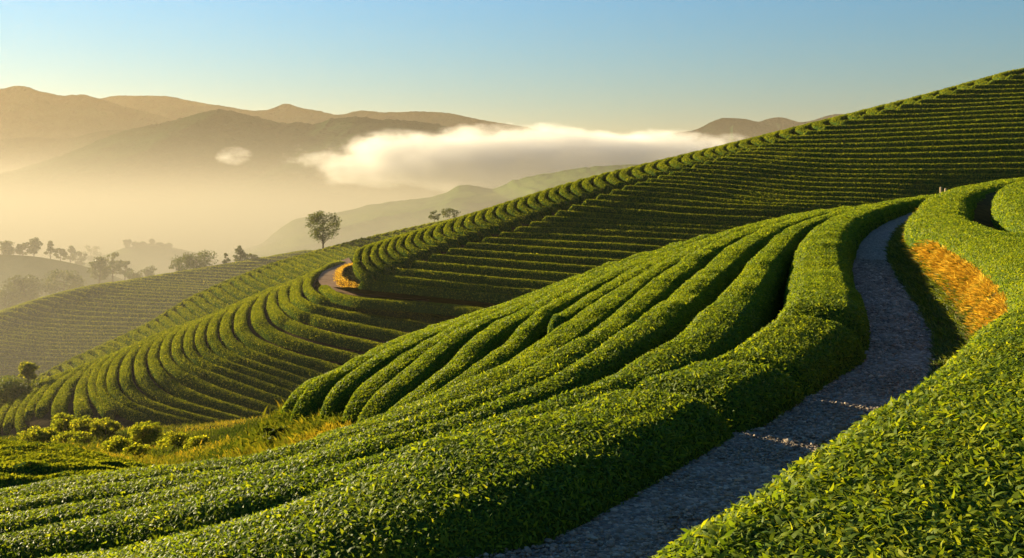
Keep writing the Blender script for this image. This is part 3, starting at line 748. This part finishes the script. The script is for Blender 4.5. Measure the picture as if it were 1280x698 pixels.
def tree(base, H, Wd, label, group=None, seed=0, nleaf=1500, trunk_frac=0.3, leaf=None, clumps=16, openness=0.5, name='tree', cat='tree', mat=None, shape='round', sparse=0.0):
    rng = np.random.default_rng(9000 + seed)
    base = np.asarray(base, float)
    root = empty(name, base); tag(root, label, cat, group)
    Vs, qs, off = [], [], 0
    lean = rng.normal(0, 0.03, 2) * H
    top = base + np.array([lean[0], lean[1], H * 0.85])
    tr = np.linspace(0, 1, 7)[:, None]
    tp = base + (top - base) * tr + np.concatenate([rng.normal(0, 0.012 * H, (7, 2)), np.zeros((7, 1))], 1) * (tr > 0.05)
    tp[0] = base - np.array([0, 0, 0.3])
    r0 = H * 0.028
    v, q = tube(tp, r0 * (1 - 0.85 * np.linspace(0, 1, 7) ** 0.8)); Vs.append(v); qs.append(q + off); off += len(v)
    cz0, cz1 = trunk_frac * H, H
    cs = []
    for i in range(clumps):
        t = (i + rng.random()) / clumps
        z = cz0 + (cz1 - cz0) * (0.06 + 0.90 * t)
        if shape == 'cone': env = (1 - t) ** 0.8 * 0.9 + 0.1
        elif shape == 'flat': env = 0.75 + 0.35 * math.sin(math.pi * t)
        else: env = math.sin(math.pi * min(0.97, 0.12 + 0.82 * t)) ** 0.6
        ang = i * 2.4 + rng.normal(0, 0.5); rad = Wd * 0.5 * env * math.sqrt(rng.uniform(0.15, 0.85))
        c = base + np.array([lean[0] * z / H + math.cos(ang) * rad, lean[1] * z / H + math.sin(ang) * rad, z])
        cr = Wd * rng.uniform(0.11, 0.33) * (1.15 - 0.4 * openness) * (0.6 + 0.4 * env)
        cs.append((c, cr))
        f = max(0.15, (z / H - rng.uniform(0.12, 0.28)) / 0.85)
        st = base + (top - base) * min(f, 0.95)
        mid_ = (st + c) / 2 + np.array([0, 0, -0.03 * H])
        v, q = tube([st, mid_, c], [r0 * 0.35, r0 * 0.22, r0 * 0.08], 5); Vs.append(v); qs.append(q + off); off += len(v)
    mesh_obj('trunk', np.concatenate(Vs), np.concatenate(qs), mats=(M_BARK,), parent=root, origin=base)
    w_ = np.array([r ** 2 for _, r in cs]); w_ /= w_.sum()
    ci = rng.choice(len(cs), nleaf, p=w_)
    C = np.array([c for c, _ in cs])[ci]; Rr = np.array([r for _, r in cs])[ci]
    d = norm(rng.normal(size=(nleaf, 3))); pos = C + d * (Rr * rng.random(nleaf) ** 0.45)[:, None] * np.array([1.15, 1.15, 0.72])
    L = (leaf or Wd * 0.045) * rng.uniform(0.6, 1.4, nleaf)
    V, q, _, per = leaf_cloud(pos, norm(d + 0.6 * rng.normal(size=d.shape)), np.tile([0, 0, 0.2], (nleaf, 1)), L, 0.7, rng, False)
    mesh_obj('crown', V, q, mats=(mat or M_TREE,), parent=root, tint=np.repeat(np.clip(rng.beta(2, 2, nleaf), 0, 1), 4), origin=base + np.array([0, 0, H * trunk_frac]))
    return root

def tree_px(px, base_y, top_y, wpx, D, label, **kw):
    b = unproj(np.array([[px, base_y, D]]))[0]
    return tree(b, (base_y - top_y) / F * D, wpx / F * D, label, seed=int(px * 7 + base_y), **kw)

tree_px(404, 311.5, 265, 42, 150, 'lone tree with an open airy crown on the crest behind the spur', nleaf=4200, trunk_frac=0.24, clumps=24, openness=0.75, leaf=0.20)
tree_px(543, 279, 264, 18, 172, 'small thin tree at the near end of the pair behind the crest', group='thin trees behind the crest', nleaf=500, clumps=9, leaf=0.22, openness=1.0)
tree_px(562, 276, 261, 24, 174, 'slightly bigger thin tree of the pair behind the crest', group='thin trees behind the crest', nleaf=700, clumps=11, leaf=0.22, openness=1.0)
# by the ridge of the dark hill
g = 'trees along the ridge of the dark hazy hill'
tree_px(246, 341, 316, 40, 208, 'broad dark spreading tree on the ridge of the dark hill', group=g, nleaf=2600, shape='flat', clumps=22, leaf=0.32, trunk_frac=0.15)
tree_px(223, 343, 321, 20, 212, 'small rounded tree leaning against the broad spreading ridge tree', group=g, nleaf=1100, shape='round', clumps=12, leaf=0.3, trunk_frac=0.1)
tree_px(283, 333, 317, 11, 208, 'small pointed tree between two bigger trees on the ridge', group=g, nleaf=700, shape='cone', clumps=10, leaf=0.28, trunk_frac=0.1)
tree_px(301, 330, 307, 20, 208, 'dark conical bushy tree nearest the lone tree on the ridge', group=g, nleaf=1500, shape='cone', clumps=16, leaf=0.3, trunk_frac=0.1)
tree_px(315, 328, 318, 14, 210, 'low dark bush beside the conical tree on the ridge', group=g, nleaf=600, shape='round', clumps=8, leaf=0.28, trunk_frac=0.05)

# hazy valley trees on the left
g = 'hazy trees below the dark hill'
tree_px(32, 382, 343, 38, 232, 'dense round tree standing before the green knoll', group=g, nleaf=3200, clumps=26, leaf=0.42, trunk_frac=0.12)
tree_px(80, 374, 339, 46, 236, 'wide tawny tree next to the dense round one below the knoll', group=g, nleaf=2600, clumps=24, leaf=0.42, trunk_frac=0.15, openness=0.8)
tree_px(7, 392, 362, 34, 225, 'low spreading tree at the foot of the knoll, cut by the frame', group=g, nleaf=2000, clumps=18, leaf=0.4, trunk_frac=0.1)
tree_px(124, 356, 322, 25, 250, 'tall round-headed dark tree rising out of the mist', group=g, nleaf=2000, clumps=18, leaf=0.42, trunk_frac=0.2)
tree_px(141, 352, 316, 22, 262, 'loose-crowned tree just behind the round-headed mist tree', group=g, nleaf=1300, clumps=14, leaf=0.42, trunk_frac=0.2, openness=0.9)
tree_px(156, 350, 326, 18, 268, 'pale small tree fading into the mist beside the loose-crowned one', group=g, nleaf=900, clumps=11, leaf=0.42, trunk_frac=0.2, openness=0.9)
tree_px(186, 350, 333, 20, 262, 'faint low tree alone in the mist above the dark hill ridge', group=g, nleaf=900, clumps=11, leaf=0.42, trunk_frac=0.1)
tree_px(168, 350, 338, 26, 250, 'faint bush in the mist at the ridge, between taller trees', group=g, nleaf=900, clumps=10, leaf=0.4, trunk_frac=0.05)
g = 'trees along the top of the green knoll'
tree_px(7, 321, 302, 20, 300, 'broad low tree at the cut end of the knoll top', group=g, nleaf=1500, clumps=14, leaf=0.45, trunk_frac=0.15)
tree_px(28, 322, 303, 16, 300, 'medium tree next to the tallest knoll tree', group=g, nleaf=1100, clumps=12, leaf=0.45, trunk_frac=0.2)
tree_px(42, 323, 298, 16, 300, 'tallest tree on the green knoll with a tiered crown', group=g, nleaf=1500, clumps=14, leaf=0.45, trunk_frac=0.25)
tree_px(63, 325, 301, 14, 302, 'slender pointed tree in the middle of the knoll top', group=g, nleaf=1000, clumps=12, leaf=0.45, trunk_frac=0.2, shape='cone')
tree_px(76, 328, 311, 14, 302, 'short bushy tree just below the slender pointed knoll tree', group=g, nleaf=900, clumps=10, leaf=0.45, trunk_frac=0.15)
tree_px(88, 331, 308, 14, 330, 'pale tree on the knoll slope, taller of the two faded ones', group=g, nleaf=900, clumps=10, leaf=0.5, trunk_frac=0.2)
tree_px(101, 335, 315, 18, 335, 'pale wide tree at the low end of the knoll', group=g, nleaf=1000, clumps=11, leaf=0.5, trunk_frac=0.15)
tree_px(113, 330, 307, 22, 420, 'very faint tree far behind the knoll trees', nleaf=900, clumps=10, leaf=0.6, trunk_frac=0.1)
# tree row on the far misty knoll
rng = np.random.default_rng(77)
for i, (x, y) in enumerate([(160, 312), (170, 311), (180, 311), (190, 311), (200, 313), (211, 316)]):
    tree_px(x, y, y - rng.uniform(6, 14), rng.uniform(8, 13), 430 + i, ordinal(i + 1) + ' tree in the faint row on the far misty knoll, counted from its dense end', group='faint tree row on the far misty knoll',
            nleaf=1100, clumps=14, leaf=0.55, trunk_frac=0.02, openness=0.2)
# gully bushes
g = 'bushes in the grassy gully'
BUSH = [(36, 481, 449, 24, 100, 'thin pale sapling with a see-through crown beside the spur', 700, 0.35), (8, 496, 471, 44, 98, 'wide rounded pale bush at the foot of the dark hill', 1500, 0.05),
        (82, 538, 517, 26, 68, 'yellow green bush under the row ends of the spur, farthest down the gully', 900, 0.05), (106, 540, 520, 26, 67, 'olive bush under the row ends of the spur, one up from the lowest', 900, 0.05),
        (132, 545, 524, 24, 66, 'bright bush at the sharp bend of the last long spur row', 900, 0.05),
        (179, 552, 531, 30, 58, 'tall bright yellow bush in the middle of the gully', 1200, 0.08), (147, 565, 547, 26, 50, 'low bright bush on the gully floor by the terrace', 900, 0.05),
        (218, 561, 543, 26, 54, 'yellow topped bush upstream of the tall bright one', 1000, 0.05), (170, 568, 556, 20, 46, 'small bush at the edge of the terrace grass', 600, 0.05),
        (322, 576, 553, 20, 20.0, 'dark green shrub on the golden shoulder near the hedge ends', 1100, 0.05), (352, 556, 530, 28, 18.2, 'rounded tea bush standing alone below the ends of the near rows', 1600, 0.05),
        (338, 546, 531, 20, 19.0, 'small dark shrub where the crest row ends', 900, 0.05), (272, 588, 575, 16, 23, 'low dark shrub at the gully mouth', 600, 0.05),
        (216, 592, 583, 16, 27, 'brownish low bush at the tip of the terrace', 500, 0.05), (95, 553, 540, 30, 60, 'low spreading bush along the gully below the spur row ends', 900, 0.05),
        (52, 548, 535, 28, 62, 'bush below the shortest spur rows', 900, 0.05), (248, 560, 545, 24, 52, 'dim bush in the shaded end of the gully', 900, 0.05)]
for x, yb, yt, wp, D, lab, nl, tf in BUSH:
    lf = max(0.045, 2.3 * D / F)
    dark = 'dark' in lab or 'tea bush' in lab
    tree_px(x, yb + 3, yt + (yb - yt) * (0.05 if 'bright' in lab else 0.15), wp * (1.45 if D > 40 and tf < 0.2 else 1.05), D, lab, group=g, name='bush', cat='bush', mat=M_GRASS if dark else M_BUSH, nleaf=int(nl * 4), clumps=24, openness=1.0, trunk_frac=tf, leaf=lf, shape='round')

# ------------------------------------------------------------------ far land
def far_ridge(name, prof, D, front, back, base_z, mat, seed=0, rough=0.12, crest=0.0, nx=260, nv=36):
    """A hill whose skyline follows the traced profile at distance D, with spurs and gullies down both sides."""
    prof = np.array(prof, float)
    px = np.linspace(prof[0, 0], prof[-1, 0], nx)
    t = prof[:, 0]; m = tangents(t, prof[:, 1:2]); py = hermite(t, prof[:, 1:2], m, px)[:, 0]
    Xc = (px - CX) / F * D; Zc = CAMZ - (py - HY) / F * D
    Zc = Zc + crest * np.abs(fbm(Xc * 0.11, Xc * 0, seed + 50, 3))
    v = np.concatenate([-np.linspace(1, 0, nv) ** 1.4, np.linspace(0, 1, 12)[1:] ** 1.2])
    fall = np.where(v < 0, 1 - np.abs(v) ** 0.85, 1 - np.abs(v) ** 1.1)
    Y = D + np.where(v < 0, v * front, v * back)
    X = Xc[None, :] * np.ones((len(v), 1))
    Z = base_z + (Zc[None, :] - base_z) * fall[:, None]
    amp = rough * (Zc.max() - base_z)
    sp = max(front, 1) * 0.35
    rid = 1 - 2 * np.abs(fbm(X / sp + seed, Y[:, None] / (sp * 2.2), seed, 5))
    edge = np.clip(np.abs(v) * 5, 0, 1) * np.clip((1 - np.abs(v)) * 3, 0, 1)
    Z = Z + amp * rid * edge[:, None] * 0.8
    X = X + 0.25 * sp * fbm(Y[:, None] / sp, X / sp, seed + 9, 3) * edge[:, None]
    V = np.stack([X, Y[:, None] * np.ones_like(X), Z], -1); a, b = V.shape[:2]
    idx = np.arange(a * b).reshape(a, b)
    q = np.stack([idx[:-1, :-1], idx[:-1, 1:], idx[1:, 1:], idx[1:, :-1]], -1).reshape(-1, 4)
    o = mesh_obj(name, V.reshape(-1, 3), q, mats=(mat,)); o['kind'] = 'structure'
    return o

GZ = -48.0
far_ridge('mountain', [(-260,215),(-120,205),(-30,238),(0,230),(37,208),(75,196),(112,181),(157,164),(210,153),(240,145),(274,138),(300,142),(337,151),(356,155),(375,154),(390,157),(412,150),(446,147),(480,151),(520,153),(545,156),(570,165),(600,180),(650,205),(720,232),(800,245)],
          1500, 480, 400, GZ, M_FOREST, 3, 0.06, 4.0, 420, 50)
far_ridge('mountain', [(-300,150),(-120,168),(0,175),(37,172),(80,174),(124,165),(150,163),(200,180),(260,200),(330,220)], 1950, 300, 250, GZ, M_FOREST, 4, 0.05, 3.0)
far_ridge('mountain', [(-400,150),(-150,135),(-60,124),(0,112),(26,108),(52,115),(82,120),(101,119),(124,124),(157,134),(210,148),(270,170),(340,200),(420,225)], 2450, 450, 300, GZ, M_FOREST, 5, 0.05, 3.0)
far_ridge('mountain', [(-60,180),(60,150),(124,124),(150,120),(172,120),(210,121),(240,127),(285,134),(322,139),(337,137),(358,130),(375,135),(397,139),(424,144),(450,139),(480,141),(520,140),(560,142),(600,150),(650,158),(700,168),(735,174),(790,195),(850,215)],
          2900, 350, 300, GZ, M_FOREST, 6, 0.05, 3.0, 320)
far_ridge('mountain', [(760,215),(800,185),(836,168),(867,163),(906,148),(929,149),(955,155),(985,165),(1030,185),(1100,215)], 3100, 300, 250, GZ, M_FOREST, 7, 0.14, 2.0)
far_ridge('mountain', [(720,205),(800,178),(825,170),(850,175),(900,165),(940,155),(975,147),(1001,153),(1047,143),(1110,150),(1200,160),(1400,190)], 3400, 300, 250, GZ, M_FOREST, 8, 0.14, 2.0)
far_ridge('hills', [(240,345),(330,318),(400,290),(437,266),(483,254),(538,247),(558,241),(575,232),(595,233),(612,237),(644,226),(700,215),(800,206),(1000,205),(1300,215)], 620, 300, 250, GZ, M_VALLEY, 9, 0.13, 1.5, 300, 44)
far_ridge('hills', [(60,350),(110,328),(142,315),(161,309),(187,308),(210,311),(232,318),(250,330),(300,345)], 430, 90, 90, GZ, M_VALLEY, 10, 0.08, 0.0, 120)
far_ridge('hills', [(-200,325),(-80,316),(0,318),(52,322),(90,330),(113,336),(130,345),(170,370),(220,400)], 300, 70, 80, GZ, M_VALLEY, 11, 0.04, 0.0, 120)
far_ridge('hills', [(-140,395),(-60,388),(0,388),(32,380),(80,374),(120,358),(150,352),(190,351),(250,345),(330,340),(420,330)], 240, 55, 50, GZ, M_VALLEY, 12, 0.05, 0.0, 140)

# the land itself: one sheet to the horizon
gx = np.concatenate([-np.geomspace(9000, 40, 40), np.linspace(-30, 30, 9), np.geomspace(40, 9000, 40)])
gy = np.concatenate([[-1500, -600, -200, -60], np.linspace(-20, 300, 20), np.geomspace(340, 12000, 50)])
GX, GY = np.meshgrid(gx, gy)
GZZ = GZ + 2.0 + 5 * fbm(GX / 300, GY / 300, 60) - 0.0 * GX
# under the viewpoint the hill is solid: raise the land towards the path
dd = np.hypot(GX - 12, GY - 6); GZZ = np.where(dd < 120, np.maximum(GZZ, -3.5 - dd * 0.45 + 0 * GX), GZZ)
dd2 = np.hypot((GX - 55) / 1.0, GY - 90); 
V = np.stack([GX, GY, GZZ], -1); a, b = GX.shape; idx = np.arange(a * b).reshape(a, b)
q = np.stack([idx[:-1, :-1], idx[:-1, 1:], idx[1:, 1:], idx[1:, :-1]], -1).reshape(-1, 4)
o = mesh_obj('ground', V.reshape(-1, 3), q, mats=(M_VALLEY,)); o['kind'] = 'structure'

# ------------------------------------------------------------------ air: haze and valley mist
HAZE_D, MIST_D = 0.00006, 0.018
def volume_material(name, density, color, g, height=None):
    m, t, out = nt(name)
    v = t.nodes.new('ShaderNodeVolumePrincipled')
    v.inputs['Color'].default_value = (*color, 1); v.inputs['Density'].default_value = density; v.inputs['Anisotropy'].default_value = g
    t.links.new(v.outputs[0], out.inputs['Volume'])
    return m, t, v

def box(name, lo, hi, mat):
    lo, hi = np.array(lo, float), np.array(hi, float)
    V = np.array([[(lo, hi)[i][0], (lo, hi)[j][1], (lo, hi)[k][2]] for k in (0, 1) for j in (0, 1) for i in (0, 1)])
    q = [(0, 2, 3, 1), (4, 5, 7, 6), (0, 1, 5, 4), (2, 6, 7, 3), (0, 4, 6, 2), (1, 3, 7, 5)]
    return mesh_obj(name, V, q, mats=(mat,), smooth=False)

m, t, v = volume_material('haze', HAZE_D, (0.68, 0.54, 0.37), 0.45)
o = box('haze', (-9600, -1600, GZ - 14), (9600, 12600, 226), m); tag(o, 'pale golden morning haze over the whole valley', 'haze', kind='stuff')

m, t, v = volume_material('mist', 1.0, (0.345, 0.315, 0.26), 0.25)
g = t.nodes.new('ShaderNodeNewGeometry'); sx = t.nodes.new('ShaderNodeSeparateXYZ'); t.links.new(g.outputs['Position'], sx.inputs[0])
def mth(op, a, b):
    n = t.nodes.new('ShaderNodeMath'); n.operation = op
    for i, x in enumerate((a, b)):
        if isinstance(x, (int, float)): n.inputs[i].default_value = x
        else: t.links.new(x, n.inputs[i])
    return n.outputs[0]
e = mth('POWER', 2.718, mth('DIVIDE', mth('SUBTRACT', GZ, sx.outputs[2]), 16.0))
rise = mth('MINIMUM', 1.0, mth('MAXIMUM', 0.0, mth('DIVIDE', mth('SUBTRACT', sx.outputs[1], 34.0), 150.0)))
t.links.new(mth('MULTIPLY', mth('MULTIPLY', e, rise), MIST_D), v.inputs['Density'])
o = box('mist', (-2600, 34, GZ - 10), (2200, 3300, 60), m); tag(o, 'bright morning mist filling the valley floor', 'mist', kind='stuff')

def cloud(name, lo, hi, label, density, scale, seed, cut, sharp=4.0):
    """Billowing fog lit by the sun: density from noise, thinning towards the edges of its rounded body."""
    lo, hi = np.array(lo, float), np.array(hi, float)
    m, t, v = volume_material(name + '_vapour', 1.0, (1.0, 0.96, 0.92), 0.2)
    tc = t.nodes.new('ShaderNodeTexCoord'); g = t.nodes.new('ShaderNodeNewGeometry')
    def mt(op, a, b=0.0):
        n = t.nodes.new('ShaderNodeMath'); n.operation = op
        for i, x in enumerate((a, b)):
            if isinstance(x, (int, float)): n.inputs[i].default_value = x
            else: t.links.new(x, n.inputs[i])
        return n.outputs[0]
    vm = t.nodes.new('ShaderNodeVectorMath'); vm.operation = 'MULTIPLY_ADD'
    vm.inputs[1].default_value = (2, 2, 2); vm.inputs[2].default_value = (-1, -1, -1); t.links.new(tc.outputs['Generated'], vm.inputs[0])
    ln = t.nodes.new('ShaderNodeVectorMath'); ln.operation = 'LENGTH'; t.links.new(vm.outputs[0], ln.inputs[0])
    env = mt('MINIMUM', 1.0, mt('MULTIPLY', mt('MAXIMUM', 0.0, mt('SUBTRACT', 1.0, ln.outputs['Value'])), 2.2))
    nz = t.nodes.new('ShaderNodeTexNoise'); nz.inputs['Scale'].default_value = scale; nz.inputs['Detail'].default_value = 6; nz.inputs['Roughness'].default_value = 0.62
    mp = t.nodes.new('ShaderNodeMapping'); mp.inputs['Location'].default_value = (seed * 37.0, 0, 0); mp.inputs['Scale'].default_value = (0.7, 1, 1.3)
    t.links.new(g.outputs['Position'], mp.inputs['Vector']); t.links.new(mp.outputs[0], nz.inputs['Vector'])
    d = mt('MULTIPLY', mt('SUBTRACT', mt('ADD', mt('MULTIPLY', env, 0.75), mt('MULTIPLY', nz.outputs['Fac'], 1.5)), cut), mt('MINIMUM', 1.0, mt('MULTIPLY', env, 5.0)))
    t.links.new(mt('MULTIPLY', mt('MINIMUM', 1.0, mt('MAXIMUM', 0.0, mt('MULTIPLY', d, sharp))), density), v.inputs['Density'])
    th = np.linspace(0, np.pi, 14)[:, None]; ph = np.linspace(0, 2 * np.pi, 28, endpoint=False)[None, :]
    U = np.stack([np.sin(th) * np.cos(ph), np.sin(th) * np.sin(ph), np.cos(th) + 0 * ph], -1)
    V = (lo + hi) / 2 + U * (hi - lo) / 2 * 1.02
    idx = np.arange(14 * 28).reshape(14, 28); j = np.roll(idx, -1, 1)
    q = np.stack([idx[:-1], idx[1:], j[1:], j[:-1]], -1).reshape(-1, 4)
    o = mesh_obj(name, V.reshape(-1, 3), q, mats=(m,)); tag(o, label, 'clouds', kind='stuff')
DC = 880.0
def at(px, py, D): return unproj(np.array([[px, py, D]]))[0]
a_, b_ = at(300, 256, DC), at(1060, 148, DC)
cloud('cloud_bank', (a_[0], DC - 60, a_[2]), (b_[0], DC + 70, b_[2]), 'long bright bank of low fog lying against the dark mountain', 0.07, 0.030, 1, 1.12, 2.0)  # bank of low cloud before the mountain, inside the haze box
a_, b_ = at(252, 214, DC), at(334, 176, DC)
cloud('clouds', (a_[0], DC - 20, a_[2]), (b_[0], DC + 20, b_[2]), 'small puff of fog hanging before the dark mountain', 0.045, 0.085, 2, 1.38, 1.6)  # small low cloud puff, also inside the haze box
